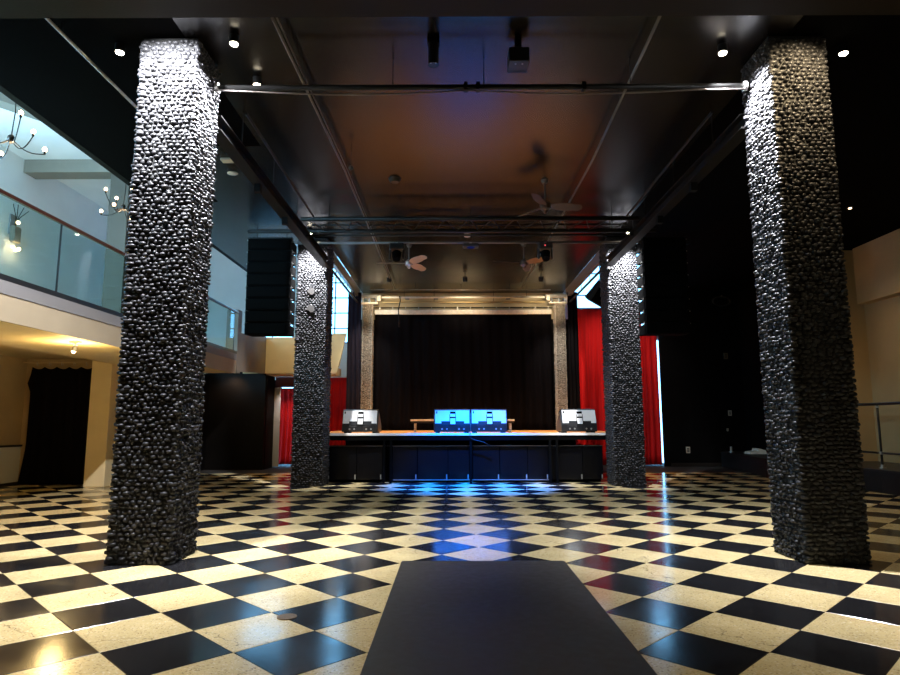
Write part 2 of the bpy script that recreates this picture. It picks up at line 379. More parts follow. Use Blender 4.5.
# ------------------------------------------------------------------ gallery (left balcony)
g = MB(); g.box(-10.6, -7.9, -3.2, 20.3, 3.05, 3.30); g.box(-7.9, -6.03, -3.2, 17.4, 2.83, 3.30)
struct('floor_gallery', g, M_yel)
struct('trim_6', MB().box(-6.03, -6.0, -3.2, 17.4, 2.82, 3.18), M_fas)
struct('trim_7', MB().box(-6.05, -5.985, -3.2, 17.4, 3.18, 3.36), M_grey)
# cross walkway over the back
g = MB(); g.box(-10.6, -3.75, 20.32, 21.2, 3.0, 3.25); struct('floor_walkway', g, M_yel)
struct('trim_8', MB().prism([(-6.75, 3.04), (-3.72, 3.04), (-3.62, 3.48), (-6.75, 3.48)], 20.22, 20.31, 'y'), M_yel)
struct('trim_9', MB().prism([(-6.75, 3.25), (-3.68, 3.25), (-3.45, 4.35), (-3.9, 4.35), (-3.95, 4.22), (-6.75, 4.22)], 20.32, 20.42, 'y'), M_yel)
own_post = MB().box(-6.32, -5.985, 17.4, 17.7, 2.84, 4.62)
own('gallery_end_post', own_post, M_taupe, 'square taupe end post where the glass balustrade of the left gallery stops', 'post', (-6.15, 17.55, 2.84), bev=.01)
tri = MB().prism([(17.7, 2.90), (20.2, 3.04), (20.2, 4.22), (17.7, 4.0)], -6.14, -6.02, 'x')
struct('trim_10', tri, M_taupe)
# balustrade
rail = thing('glass_balustrade', 'glass balustrade with dark red-brown handrail along the upper left gallery edge', 'balustrade', (-6.0, 8, 3.36))
MB().box(-6.045, -5.975, -2, 17.4, 4.50, 4.555).build('handrail', M_rail, rail, bev=.012)
MB().box(-6.03, -5.99, -2, 17.4, 3.36, 3.44).build('base_channel', M_blk2, rail)
ys = [-1.05, 1.55, 4.15, 6.75, 9.35, 11.95, 14.55, 17.15]
for a, b_ in zip(ys[:-1], ys[1:]):
    MB().box(-6.016, -6.004, a+.008, b_-.008, 3.42, 4.505).build('glass_panel', M_glass, rail)
    MB().box(-6.022, -5.998, b_-.008, b_+.008, 3.44, 4.50).build('joint', M_blk2, rail)
# gallery column, beams
colg = thing('plaster_column', 'plain cream square column standing beside the black curtain under the gallery', 'column', (-8.2, 14.84, 0))
MB().box(-8.54, -8.06, 14.84, 15.55, 0, 3.05).build('lower_shaft', M_white if False else M_yel, colg, bev=.01)
MB().box(-8.46, -7.98, 14.90, 15.38, 3.30, 7.65).build('upper_shaft', M_brown, colg, bev=.01)
struct('trim_11', MB().box(-10.6, -6.13, 14.84, 15.3, 7.62, 7.95), M_taupe)
dg = MB(); P0, P1 = Vector((-10.5, 9.2, 0)), Vector((-6.3, 14.8, 0)); d = (P1-P0).normalized(); nrm = Vector((-d.y, d.x, 0))*.17
dg.prism([tuple((P0+nrm).xy), tuple((P1+nrm).xy), tuple((P1-nrm).xy), tuple((P0-nrm).xy)], 7.62, 7.94, 'z'); struct('trim_12', dg, M_taupe)

# ------------------------------------------------------------------ stone clad columns
def stones(H, W, sw, sh, seed, mname, m, D=None):
    rnd = np.random.RandomState(seed); V = []; F = []; R = 8; off = 0
    ang = np.arange(R)*2*PI/R
    hw = W/2
    rows = int(H/sh)
    for face in range(4):
        for r in range(rows):
            nn = max(3, int(round(W/sw)))
            cuts = np.linspace(-hw, hw, nn+1)+(0 if r % 2 else .5*W/nn)
            cuts = cuts+rnd.uniform(-.28, .28, nn+1)*W/nn
            cuts[0] = -hw-.012; cuts[-1] = hw+.012
            cuts = np.sort(cuts)
            for i in range(nn):
                a = (cuts[i+1]-cuts[i])/2
                if a < .008: continue
                u = (cuts[i+1]+cuts[i])/2; b = sh/2*rnd.uniform(.72, 1.22)
                v = (r+.5)*sh+rnd.uniform(-.24, .24)*sh+.006*math.sin(u*17+face*2+r*.7)
                v = min(max(v, b), H-b)
                h = rnd.uniform(.014, .044); tilt = rnd.uniform(-.25, .25)
                jit = 1+rnd.uniform(-.13, .13, R)
                ca = np.sign(np.cos(ang))*np.abs(np.cos(ang))**.75; sa = np.sign(np.sin(ang))*np.abs(np.sin(ang))**.75
                ca2 = ca*math.cos(tilt)-sa*math.sin(tilt)*b/a; sa2 = sa*math.cos(tilt)+ca*math.sin(tilt)*.5
                pts = []
                sk = rnd.uniform(-.15, .15)
                for rr, dd in ((1.0, -.006), (.80, h*.72), (.45, h*.96)):
                    for j in range(R): pts.append((u+a*.96*rr*jit[j]*ca2[j], v+b*rr*jit[j]*sa2[j]+(sk*b if rr < 1 else 0), dd))
                pts.append((u, v+sk*b, h))
                for (pu, pv, pd) in pts:
                    q = hw-.012+pd
                    if face == 0: V.append((pu, -q, pv))
                    elif face == 1: V.append((q, pu, pv))
                    elif face == 2: V.append((-pu, q, pv))
                    else: V.append((-q, -pu, pv))
                for k in range(2):
                    for j in range(R): F.append((off+k*R+j, off+k*R+(j+1) % R, off+(k+1)*R+(j+1) % R, off+(k+1)*R+j))
                for j in range(R): F.append((off+2*R+j, off+2*R+(j+1) % R, off+3*R))
                off += 3*R+1
    me = bpy.data.meshes.new(mname); me.from_pydata(V, [], F); me.polygons.foreach_set('use_smooth', [True]*len(me.polygons)); me.materials.append(m); return me
CW = .66; CH = CZ-.01
st_me = stones(CH, CW, .066, .047, 3, 'pebble_cladding', M_stone)
sh_me = MB().box(-CW/2+.013, CW/2-.013, -CW/2+.013, CW/2-.013, 0, CH).mesh('column_shaft', M_mortar)
def pebble_column(x, y, label):
    t = thing('pebble_column', label, 'column', (x, y, 0), group=None)
    a = bpy.data.objects.new('shaft', sh_me); a.parent = t; COL.objects.link(a)
    b = bpy.data.objects.new('pebble_cladding', st_me); b.parent = t; COL.objects.link(b); b['kind'] = 'stuff'
    return t
cl = pebble_column(-3.27, 7.11, 'large black pebble-clad square column in the left foreground')
cr = pebble_column(4.0, 7.11, 'large black pebble-clad square column in the right foreground')
fl = pebble_column(-3.36, 15.15, 'black pebble-clad column beside the left end of the stage front')
fr = pebble_column(4.10, 15.15, 'black pebble-clad column beside the right end of the stage front')
for c_ in (fl, fr): c_.scale = (1.08, 1.08, 1)
# patches left in the cladding of the far left column
for (z, s_) in ((4.58, .085), (4.16, .10)):
    rp = MB().prism([(.9*s_*math.cos(a)*(1+.25*math.sin(3*a+z)), s_*.8*math.sin(a)*(1+.3*math.cos(2*a+z*2))) for a in [k*PI/6 for k in range(12)]], -.385, -.35, 'y')
    rp.v = [(x, y, q+z) for x, y, q in rp.v]; rp.build('bare_patch', M_patch, fl, local=True)
st2 = stones(4.2, .33, .05, .04, 5, 'small_pebble_cladding', M_stone2)
for x, lab in ((-2.85, 'slim pale grey pebbled column on the stage, left of the black backdrop'), (3.64, 'slim pale grey pebbled column on the stage, right of the black backdrop')):
    t = thing('stage_column', lab, 'column', (x, 21.05, 1.205))
    MB().box(x-.155, x+.155, 20.895, 21.205, 1.205, 5.40).build('shaft', M_mortar2, t)
    b = bpy.data.objects.new('pebble_cladding', st2); b.parent = t; COL.objects.link(b); b['kind'] = 'stuff'

# ------------------------------------------------------------------ stage
SX0, SX1, SY0, SY1, SZ = -3.75, 4.55, 15.62, 21.45, 1.20
stage = thing('stage', 'raised wood-floored stage with black panelled front between the far pebble columns', 'stage', (.4, 18.5, 0))
nb = 12
for i in range(nb):     # deck boards run in front of the curtain
    YD = SY0+.10; a = YD+(SY1-YD)*i/nb; MB().box(SX0, SX1, a+.002, YD+(SY1-YD)*(i+1)/nb-.002, SZ-.04, SZ).build('deck_board', M_wood, stage)
MB().box(SX0, SX1, SY0-.025, SY0+.10, SZ-.055, SZ+.004).build('deck_edge', M_edge, stage, bev=.004)
MB().box(SX0, SX1, SY0-.01, SY0+.05, SZ-.17, SZ-.056).build('front_beam', M_blk, stage)
for x in (-1.67, -1.50, .455, 2.39, 2.56):
    MB().box(x-.028, x+.028, SY0-.03, SY0+.03, 0, SZ-.171).build('stage_leg', M_blk, stage)
px_ = [-3.7, -3.0, -2.35, -1.72, -1.47, -.86, -.105, .42, .50, 1.164, 1.85, 2.36, 2.59, 3.2, 3.70]
for a, b_ in zip(px_[:-1], px_[1:]):
    if b_-a < .12 or abs(b_-a-.25) < .02: continue
    MB().box(a+.006, b_-.006, SY0+.09, SY0+.11, .08, .885).build('front_panel', M_gloss, stage, bev=.003)
    MB().box(b_-.045, b_-.02, SY0+.07, SY0+.09, .09, .20).build('latch', M_screw, stage)
MB().box(-3.7, 3.70, SY0+.075, SY0+.09, .885, .90).build('top_rail', M_conduit, stage)
MB().box(-1.45, 2.36, SY0+.06, SY0+.075, .065, .08).build('bottom_rail', M_screw, stage)
MB().box(-3.7, 3.70, SY0+.4, SY0+.42, 0, .9).build('inner_skirt', M_blk, stage)

# low white-topped table behind the wedges
tb = thing('low_table', 'low white-topped table standing behind the blue-lit floor monitors', 'table', (.3, 18, SZ+.006))
MB().box(-1.17, 1.75, 17.8, 18.4, 1.50, 1.55).build('table_top', M_oldwhite, tb, bev=.005)
MB().box(-1.15, 1.73, 17.83, 18.37, 1.44, 1.499).build('apron', M_blk2, tb)
for x in (-1.05, 1.65):
    for y in (17.88, 18.32): MB().tube([(x, y, SZ+.006), (x, y, 1.44)], .025, 8).build('leg', M_oldwhite, tb)

# floor monitor wedges (their pale rear panels face the hall)
def wedge(x, y, rz, label, group):
    t = thing('floor_monitor', label, 'speaker', (x, y, SZ+.004), rz, group); W = .445; k = dict(local=True)
    MB().prism([(0, .03), (0, .20), (.10, .575), (.16, .59), (.50, .24), (.53, .03)], -W, W, 'x').build('body', M_blk2, t, bev=.008, **k)
    # slanted rear panel standing proud
    def sl(x0, x1, s0, s1, p0, p1):     # s along the slant 0..1, p proud of it
        a = Vector((0, 0, .20)); b = Vector((0, .10, .575)); d = b-a; nn = Vector((0, -d.z, d.y)).normalized()
        V = []
        for s_ in (s0, s1):
            for p in (p0, p1):
                for xx in (x0, x1): V.append(a+d*s_+nn*p+Vector((xx, 0, 0)))
        return MB().add(V, [(0, 1, 3, 2), (4, 6, 7, 5), (0, 4, 5, 1), (2, 3, 7, 6), (0, 2, 6, 4), (1, 5, 7, 3)])
    G = W-.018; pn = sl(-G, G, .24, .95, -.001, .012); q = sl(-G, -.27, .10, .24, -.001, .012); r = sl(.30, G, .10, .24, -.001, .012)
    pn.add(q.v, q.f); pn.add(r.v, r.f); pn.build('rear_panel', M_mon, t, **k)
    h = sl(-.055, .085, .72, .86, .012, .02).build('handle_recess', M_blk, t, **k)
    sl(-.055, .085, .42, .51, .026, .03).build('latch_slot', M_blk, t, **k)
    s3 = sl(-.05, .08, .04, .64, .012, .026); s3.build('latch_strip', M_mon, t, bev=.003, **k)
    sl(-.066, -.052, .05, .68, .012, .018).build('strip_seam', M_blk, t, **k)
    sl(.082, .096, .05, .68, .012, .018).build('strip_seam', M_blk, t, **k)
    sl(-.40, -.37, .74, .88, .012, .022).build('port', M_blk, t, **k)
    MB().box(-.30, -.08, -.012, .0, .04, .17).build('connector_plate', M_blk2, t, bev=.004, **k)
    MB().box(.11, .34, -.012, .0, .04, .17).build('connector_plate', M_blk2, t, bev=.004, **k)
    for cx in (-.25, -.13, .17, .29): MB().tube([(cx, -.02, .10), (cx, -.008, .10)], .022, 10).build('socket', M_screw, t, **k)
    for sx in (-1, 1):
        MB().prism([(.04, .03), (.04, .16), (.12, .5), (.17, .5), (.46, .2), (.48, .03)], sx*W, sx*(W+.012), 'x').build('side_cheek', M_conduit, t, bev=.003, **k)
        for yy in (.06, .42): MB().box(sx*.36-.05, sx*.36+.05, yy, yy+.06, 0, .031).build('foot', M_blk, t, **k)
    return t
wedge(.0, 15.72, 0, 'floor monitor lit blue at stage centre, left one of the touching pair', 'wedge monitors along the stage edge')
wedge(.915, 15.72, 0, 'floor monitor lit blue at stage centre, right one of the touching pair', 'wedge monitors along the stage edge')
wedge(-2.30, 15.76, -.08, 'pale grey floor monitor at the left end of the stage edge', 'wedge monitors along the stage edge')
wedge(3.16, 15.76, .10, 'pale grey floor monitor at the right end, before the red curtain', 'wedge monitors along the stage edge')
own('audio_cable', MB().tube([(.44, 15.575, 1.216), (.43, 15.57, 1.10), (.52, 15.57, 1.05), (.78, 15.57, .98), (.92, 15.57, .90)], .011, 6), M_cable, 'thin black cable hanging over the stage edge between the blue monitors', 'cable', (.44, 15.6, 1.19), smooth=True)

# ------------------------------------------------------------------ curtains
def curtain(x0, x1, y, z0, z1, fold=.16, depth=.05, seed=1, top_amp=.35, n=None, tilt=0):
    rnd = random.Random(seed); nx = max(24, int((x1-x0)/fold*10)); nz = 14; b = MB(); V = []; F = []
    ph = [rnd.uniform(0, 6.28) for _ in range(4)]
    for j in range(nz+1):
        t = j/nz; z = z0+(z1-z0)*t
        for i in range(nx+1):
            s = (x1-x0)*i/nx
            w = s+.03*math.sin(3*s+ph[0]+t)+.02*math.sin(t*4+ph[1])
            f = math.sin(2*PI*w/fold+ph[2])*.7+.45*math.sin(2*PI*w/(fold*2.7)+ph[3])
            amp = depth*(1-(1-top_amp)*t)
            V.append((x0+s+tilt*(1-t), y+f*amp, z))
    for j in range(nz):
        for i in range(nx):
            a = j*(nx+1)+i; F.append((a, a+1, a+nx+2, a+nx+1))
    b.add(V, F); return b
def hang(name, label, cloth, m, base, cat='curtain', hem=None):
    t = thing(name, label, cat, base)
    o = cloth.build('cloth', m, t, smooth=True); s = o.modifiers.new('thick', 'SOLIDIFY'); s.thickness = .012
    return t
bd = hang('backdrop_curtain', 'wide black pleated curtain closing off the back of the stage', curtain(-2.62, 3.38, 21.15, 1.22, 5.12, .34, .07, 3), M_blkcur, (.4, 21.15, 1.2))
MB().box(-2.62, 3.38, 21.02, 21.10, 5.10, 5.26).build('heading_band', M_oldwhite, bd, bev=.01)
MB().tube([(-2.66, 21.06, 5.33), (3.42, 21.06, 5.33)], .02, 8).build('curtain_track', M_pipe, bd)
for i in range(14): x = -2.45+i*.44; MB().box(x-.012, x+.012, 21.03, 21.06, 5.26, 5.36).build('hanger', M_screw, bd)
hang('stage_leg_curtain', 'charcoal side curtain at the left of the stage beside the slim column', curtain(-3.44, -3.00, 20.5, 1.22, 5.75, .15, .05, 5), M_purp, (-3.2, 20.5, 1.2))
hang('stage_leg_curtain', 'narrow black side curtain between the slim column and the red curtain', curtain(3.83, 4.16, 20.5, 1.22, 5.75, .13, .05, 6), M_blkcur, (4.0, 20.7, 1.2))
rc = hang('red_curtain', 'tall bright red curtain rising behind the right end of the stage', curtain(4.22, 6.62, 21.75, .02, 5.40, .26, .06, 8), M_red, (5.6, 21.75, 0))
MB().tube([(4.1, 21.75, 5.42), (6.7, 21.75, 5.42)], .02, 8).build('curtain_track', M_pipe, rc)
hang('red_curtain', 'lower red curtain panel against the black right wall, right of the far pebble column', curtain(6.45, 7.19, 21.95, .02, 4.62, .2, .05, 18), M_red, (6.75, 21.95, 0))
hang('red_curtain', 'narrow red curtain beside the pale door left of the far pebble column', curtain(-5.98, -5.2, 22.0, .05, 2.66, .16, .045, 9), M_red, (-5.5, 22, 0))
hang('red_curtain', 'dark red curtain beyond the left end of the stage, beside the charcoal side curtain', curtain(-5.0, -3.62, 21.6, .02, 3.0, .2, .045, 10), M_red, (-4.3, 21.6, 0))
bc = thing('drape', 'long black curtain hanging from a rod beside the cream column under the gallery', 'curtain', (-9.5, 15.2, 0))
cl_ = curtain(-10.22, -8.72, 15.25, .02, 2.82, .30, .06, 12)
cl_.v = [(x-(.12 if x < -9.9 and z < .9 else 0)*(1-z/.9)-(.10*max(0, 1-abs(z-2.45)/.25) if x < -10.05 else 0), y, z-(.05*abs(math.sin((x+8.72)*PI/.30)) if z > 2.8 else 0)) for x, y, z in cl_.v]
o = cl_.build('cloth', M_blkcur, bc, smooth=True); s_ = o.modifiers.new('t', 'SOLIDIFY'); s_.thickness = .012
MB().tube([(-10.45, 15.25, 2.93), (-8.54, 15.25, 2.93)], .022, 10).build('curtain_rod', M_tan, bc)
for x in (-10.1, -9.8, -9.5, -9.2, -8.9): MB().tube([(x, 15.25+.035*math.cos(a), 2.92+.05*math.sin(a)-.02) for a in [i*PI/4 for i in range(9)]], .006, 5).build('ring', M_screw, bc)

# ------------------------------------------------------------------ line arrays
def line_array(cx, cy, label):
    t = thing('line_array', label, 'speaker', (cx, cy, 3.43)); W = .49; n = 8; h = 2.26/n
    for i in range(n):
        z0 = 3.43+i*h
        b = MB().prism([(cy-.30, z0+.012), (cy-.315, z0+h/2), (cy-.30, z0+h-.006), (cy+.28, z0+h-.03), (cy+.28, z0+.04)], cx-W, cx+W, 'x')
        c_ = b.build('cabinet', M_blk, t, bev=.006)
        MB().box(cx-W+.05, cx+W-.05, cy-.325, cy-.300, z0+.035, z0+h-.035).build('grille', M_blk, c_, bev=.004)
        for sx in (-1, 1):
            MB().box(cx+sx*(W+.012)-.012, cx+sx*(W+.012)+.012, cy-.24, cy-.16, z0+h-.07, z0+h+.03).build('rigging_link', M_blk2, c_)
            MB().tube([(cx+sx*(W+.02), cy-.2, z0+h-.02), (cx+sx*(W+.055), cy-.2, z0+h-.02)], .012, 6).build('pin', M_screw, c_)
    MB().box(cx-W-.02, cx+W+.02, cy-.2, cy-.14, 5.70, 5.74).build('bumper_bar', M_blk2, t)
    for x in (-.42, -.1, .25, .45): MB().tube([(cx+x, cy-.1+.03*math.cos(a), 5.75+.035*math.sin(a)) for a in [i*PI/5 for i in range(11)]], .009, 6).build('shackle', M_pipe, t)
    for x in (-.35, .35): MB().tube([(cx+x, cy-.1, 5.74), (cx+x, cy-.1, CZ-.002)], .01, 6).build('suspension_chain', M_pipe, t)
    return t
line_array(-4.21, 14.38, 'tall black hanging line array left of the far left pebble column')
line_array(4.90, 14.38, 'tall black hanging line array right of the far right pebble column')

# ------------------------------------------------------------------ rigging, pipes
def pipe(name, pts, r, m, label, cat, rods=(), zc=CZ, n=8, group=None):
    t = thing(name, label, cat, pts[0], group=group)
    MB().tube(pts, r, n).build('tube', m, t, smooth=True)
    for p in rods: MB().tube([p, (p[0], p[1], zc)], .007, 6).build('hanger_rod', M_pipe, t)
    return t
pipe('ceiling_conduit', [(-4.35, 5.7, 5.78), (-4.34, 10.5, 5.78)], .018, M_screw, 'thin bright conduit on the black ceiling left of the foreground left column', 'conduit', [(-4.35, 6.5, 5.78), (-4.34, 9.5, 5.78)])
t = pipe('ceiling_conduit', [(-1.93, 5.7, 5.77), (-1.84, 10.3, 5.77), (-1.87, 20.2, 5.77)], .017, M_conduit, 'long grey conduit along the ceiling above the left of the mat', 'conduit', [(-1.9, 8, 5.77), (-1.86, 12, 5.77), (-1.86, 16, 5.77)])
MB().tube([(-1.89, 5.7, 5.79), (-1.80, 10.3, 5.79), (-1.83, 20.2, 5.79)], .010, 6).build('cable', M_conduit, t)
t = pipe('ceiling_conduit', [(2.22, 5.7, 5.77), (2.34, 10.0, 5.77), (2.26, 20.2, 5.77)], .018, M_conduit, 'long grey conduit along the ceiling right of centre, beside the fans', 'conduit', [(2.28, 8, 5.77), (2.32, 12, 5.77), (2.28, 16, 5.77)])
MB().tube([(-1.86, 20.2, 5.77), (-1.86, 20.35, 5.6), (-1.86, 20.4, 4.9)], .012, 6)
cp = pipe('lighting_bar', [(-2.93, 7.25, 5.55), (3.61, 7.25, 5.55)], .032, M_pipe, 'black lighting bar spanning between the two foreground pebble columns', 'lighting bar', [(-.72, 7.25, 5.56), (.40, 7.25, 5.56), (2.2, 7.25, 5.56)], n=12)
MB().tube([(-2.93, 7.21, 5.50)]+[(-2.6+i*.35, 7.21, 5.485-.05*math.sin(PI*(i % 8)/8)) for i in range(17)]+[(3.61, 7.21, 5.49)], .010, 6).build('cable', M_conduit, cp, smooth=True)
for x in (-2.9, 3.58): MB().tube([(x, 7.25, 5.55), (x+.04, 7.25, 5.55)], .06, 12).build('flange', M_screw, cp)
for x in (.15, .30, 1.6): MB().box(x, x+.05, 7.21, 7.29, 5.50, 5.60).build('clamp', M_pipe, cp)
# long beams running to the far columns
for x0, lab in ((-3.02, 'long black steel beam under the ceiling ending at the far left column'), (3.76, 'long black steel beam under the ceiling ending at the far right column')):
    t = thing('steel_beam', lab, 'beam', (x0, 7.6, 5.15))
    for (z0, z1) in ((5.15, 5.17), (5.33, 5.35)): MB().box(x0-.09, x0+.09, 7.55, 14.72, z0, z1).build('flange', M_pipe, t)
    MB().box(x0-.012, x0+.012, 7.55, 14.72, 5.17, 5.33).build('web', M_pipe, t)
    for y in (8.6, 10.2, 11.8, 13.4): MB().tube([(x0, y, 5.35), (x0, y, CZ)], .009, 6).build('hanger_rod', M_pipe, t)
    for y in (9.4, 11.0):
        MB().box(x0-.05, x0+.05, y-.05, y+.05, 5.02, 5.149).build('clamp', M_pipe, t)
    MB().tube([(x0+.25*(1 if x0 < 0 else -1), 8, 5.6), (x0+.22*(1 if x0 < 0 else -1), 12.3, 5.6)], .02, 8).build('side_tube', M_pipe, t)
# cross truss in front of the stage
tr = thing('cross_truss', 'black steel cross truss under the ceiling in front of the stage', 'truss', (.4, 13.2, 5.3))
for (y, z, r) in ((12.5, 5.62, .045), (13.3, 5.61, .045), (12.6, 5.30, .02), (13.4, 5.88-.1, .02)):
    MB().tube([(-4.45 if y == 13.3 else -3.1, y, z), (4.45 if y == 13.3 else 3.85, y, z)], r, 10).build('chord', M_pipe, tr, smooth=True)
for i in range(15):
    x = -3.0+i*.48; MB().tube([(x, 12.5, 5.62), (x+.24, 13.3, 5.61), (x+.48, 12.5, 5.62)], .014, 6).build('lacing_bar', M_pipe, tr)
for x in (-2.6, .4, 3.4): MB().tube([(x, 12.9, 5.62), (x, 12.9, CZ)], .012, 6).build('hanger_rod', M_pipe, tr)
lb = pipe('lighting_bar', [(-3.55, 13.9, 5.52), (4.3, 13.9, 5.52)], .028, M_conduit, 'grey lighting bar holding the moving lights above the stage front', 'lighting bar', [(-2.2, 13.9, 5.6), (.2, 13.9, 5.6), (3.0, 13.9, 5.6)], n=10)
def moving_light(x, y, z, label, led=False):
    t = thing('moving_light', label, 'stage light', (x, y, z), group='fixtures on the lighting bar')
    MB().box(x-.16, x+.16, y-.13, y+.13, z-.16, z-.02).build('base', M_blk2, t, bev=.02)
    for s_ in (-1, 1): MB().box(x+s_*.15-.02, x+s_*.15+.02, y-.06, y+.06, z-.38, z-.161).build('yoke_arm', M_blk2, t, bev=.01)
    MB().tube([(x, y-.02, z-.24), (x, y-.12, z-.40)], [.11, .085], 14).build('head', M_blk, t, smooth=False)
    MB().box(x-.03, x+.03, y-.04, y+.04, z-.02, z+.02).build('clamp', M_screw, t)
    if led: MB().box(x-.03, x-.005, y-.135, y-.13, z-.10, z-.075).build('indicator', M_led, t)
moving_light(-1.25, 13.9, 5.505, 'black moving light hanging above the left ceiling fan')
moving_light(2.12, 13.9, 5.505, 'black moving light with a red indicator hanging at the right of the bar', True)
t = thing('flood_light', 'small flat black LED flood at the middle of the lighting bar', 'stage light', (.43, 13.9, 5.56))
MB().box(.25, .61, 13.77, 14.03, 5.40, 5.47).build('housing', M_blk2, t, bev=.02); MB().box(.40, .46, 13.85, 13.95, 5.47, 5.51).build('clamp', M_screw, t)
MB().tube([(.43, 13.88, 5.39), (.43, 13.88, 5.40)], .09, 14).build('lens', mat('blue_lens', (.02, .05, .4), .2), t)
# speaker hanging at upper right over the red curtain
t = thing('hanging_speaker', 'tilted black box speaker hanging against the bright window at upper right', 'speaker', (4.05, 17.0, 4.98), rot=(.5, .45, .3))
MB().prism([(-.24, -.30), (.24, -.30), (.17, .30), (-.17, .30)], -.18, .18, 'y').build('cabinet', M_blk2, t, bev=.015, local=True)
MB().box(-.15, .15, -.195, -.18, -.25, .25).build('grille', M_blk, t, local=True)
MB().tube([(-.22, 0, 0), (-.22, 0, .45), (.22, 0, .45), (.22, 0, 0)], .012, 6).build('bracket', M_pipe, t, local=True)
MB().tube([(4.22, 17.0, 5.33), (4.25, 17.0, 8.0)], .012, 6).build('suspension_wire', M_pipe, t)
# edge beams of the stage ceiling
for x0, lab in ((-3.16, 'silver-edged channel beam along the left edge of the stage ceiling'), (3.90, 'silver-edged channel beam along the right edge of the stage ceiling')):
    t = thing('edge_beam', lab, 'beam', (x0, 15.6, 5.6))
    MB().box(x0-.05, x0+.05, 15.56, 20.9, 5.62, CZ-.002).build('channel', M_screw if x0 < 0 else M_grey, t)
    MB().tube([(x0+.02, 15.56, 5.42), (x0+.02, 20.9, 5.42)], .035, 8).build('lower_tube', M_pipe, t)
    for y in (16.2, 17.4, 18.6, 19.8): MB().tube([(x0, y, 5.42), (x0, y, 5.62)], .01, 6).build('hanger_rod', M_pipe, t)
# stage-top pipes and clamps
struct('wall_stage_header', MB().box(-3.1, 3.85, 21.47, 21.6, 5.0, CZ+.12), M_beige)
struct('wall_stage_back', MB().box(-3.5, 4.15, 21.46, 21.6, 0, 4.99), M_bwall)
pipe('stage_pipe', [(-2.7, 20.3, 5.80), (3.25, 20.3, 5.78)], .018, M_screw, 'thin grey pipe hung just under the ceiling at the stage rear', 'pipe', [(-1.2, 20.3, 5.8), (.3, 20.3, 5.8), (1.9, 20.3, 5.8)])
pipe('stage_pipe', [(-2.35, 20.7, 5.62), (3.13, 20.7, 5.62)], .035, M_oldwhite, 'thick white pipe above the black backdrop, upper of two', 'pipe', [(-1.6, 20.7, 5.62), (2.5, 20.7, 5.62)])
pipe('stage_pipe', [(-2.35, 20.8, 5.47), (3.13, 20.8, 5.47)], .025, mat('yellowed_pipe', (.55, .42, .20), .4), 'slim yellowed pipe above the black backdrop, lower of two', 'pipe', [(-.6, 20.8, 5.47), (1.4, 20.8, 5.47)])
for x, lab in ((-2.78, 'cluster of pale steel girder clamps on top of the left slim stage column'), (3.56, 'cluster of pale steel girder clamps on top of the right slim stage column')):
    t = thing('girder_clamp', lab, 'bracket', (x, 20.85, 5.40))
    MB().box(x-.42, x+.42, 20.7, 20.95, 5.60, 5.72).build('cross_plate', M_screw, t, bev=.01)
    MB().box(x-.30, x+.30, 20.72, 20.9, 5.405, 5.47).build('cap_plate', M_oldwhite, t, bev=.01)
    for dx in (-.22, .02, .24): MB().tube([(x+dx, 20.78, 5.47), (x+dx, 20.78, 5.60)], .035, 8).build('bolt', M_screw, t)
    for dx in (-.34, .34): MB().box(x+dx-.06, x+dx+.06, 20.66, 20.78, 5.50, 5.68).build('jaw', M_oldwhite, t, bev=.015)
for x in (-1.55, -.55, 1.95):
    o = own('junction_box', MB().box(x-.07, x+.07, 21.40, 21.47, 5.68, 5.80), M_grey, {-1.55: 'leftmost', -.55: 'middle', 1.95: 'rightmost'}[x]+' of three small grey junction boxes on the beige band above the backdrop', 'junction box', (x, 21.47, 5.68), 'junction boxes above the backdrop', bev=.01)
own('drop_cable', MB().tube([(-1.75, 20.655, 5.65), (-1.72, 20.64, 5.5), (-1.78, 20.6, 5.2), (-1.76, 20.6, 4.6)], .02, 6), M_pipe, 'dark cable hanging from the pipes near the left of the backdrop', 'cable', (-1.75, 20.65, 5.75), smooth=True)

# ceiling fans
def fan(x, y, z, a0, label, m, L=.82):
    t = thing('ceiling_fan', label, 'fan', (x, y, z), 0, 'three-bladed ceiling fans')
    MB().tube([(0, 0, .10), (0, 0, CZ-z-.06)], .016, 8).build('down_rod', M_conduit, t, local=True)
    MB().tube([(0, 0, CZ-z-.06), (0, 0, CZ-z)], [.05, .075], 14).build('canopy', M_conduit, t, local=True)
    MB().tube([(0, 0, -.09), (0, 0, -.05), (0, 0, .04), (0, 0, .10)], [.05, .10, .105, .03], 18).build('motor', m, t, local=True, smooth=False)
    MB().ball((0, 0, -.09), .05).build('cap', m, t, local=True, smooth=True)
    for k in range(3):
        a = a0+k*2*PI/3; b = MB(); V = []; F = []; N = 10
        for i in range(N+1):
            u = i/N; r = .09+(L-.09)*u; w = .055+.055*math.sin(min(1, u*1.4)*PI*.8)*(1-.2*u) if u < .97 else .03
            off = .05*u*u
            for s_ in (-1, 1):
                for h_ in (-.006, .006):
                    ly = s_*w+off; lz = s_*w*(-.35)+h_
                    V.append((r*math.cos(a)-ly*math.sin(a), r*math.sin(a)+ly*math.cos(a), lz))
        for i in range(N):
            c_ = i*4
            for (p, q) in ((0, 1), (1, 3), (3, 2), (2, 0)): F.append((c_+p, c_+q, c_+4+q, c_+4+p))
        F += [(0, 2, 3, 1), (N*4, N*4+1, N*4+3, N*4+2)]
        b.add(V, F).build('blade', m, t, local=True)
M_fand = mat('fan_blade_dark', (.10, .055, .035), .35, metal=.3)
fan(-1.08, 15.46, 5.44, 3.14, 'silver ceiling fan in front of the stage, left of centre', M_fanb)
fan(1.81, 15.40, 5.42, 3.35, 'brown ceiling fan in front of the stage, right of centre', M_fand)
fan(1.73, 11.2, 5.42, .05, 'dark ceiling fan nearer the camera, before the cross truss', M_fand, .70)

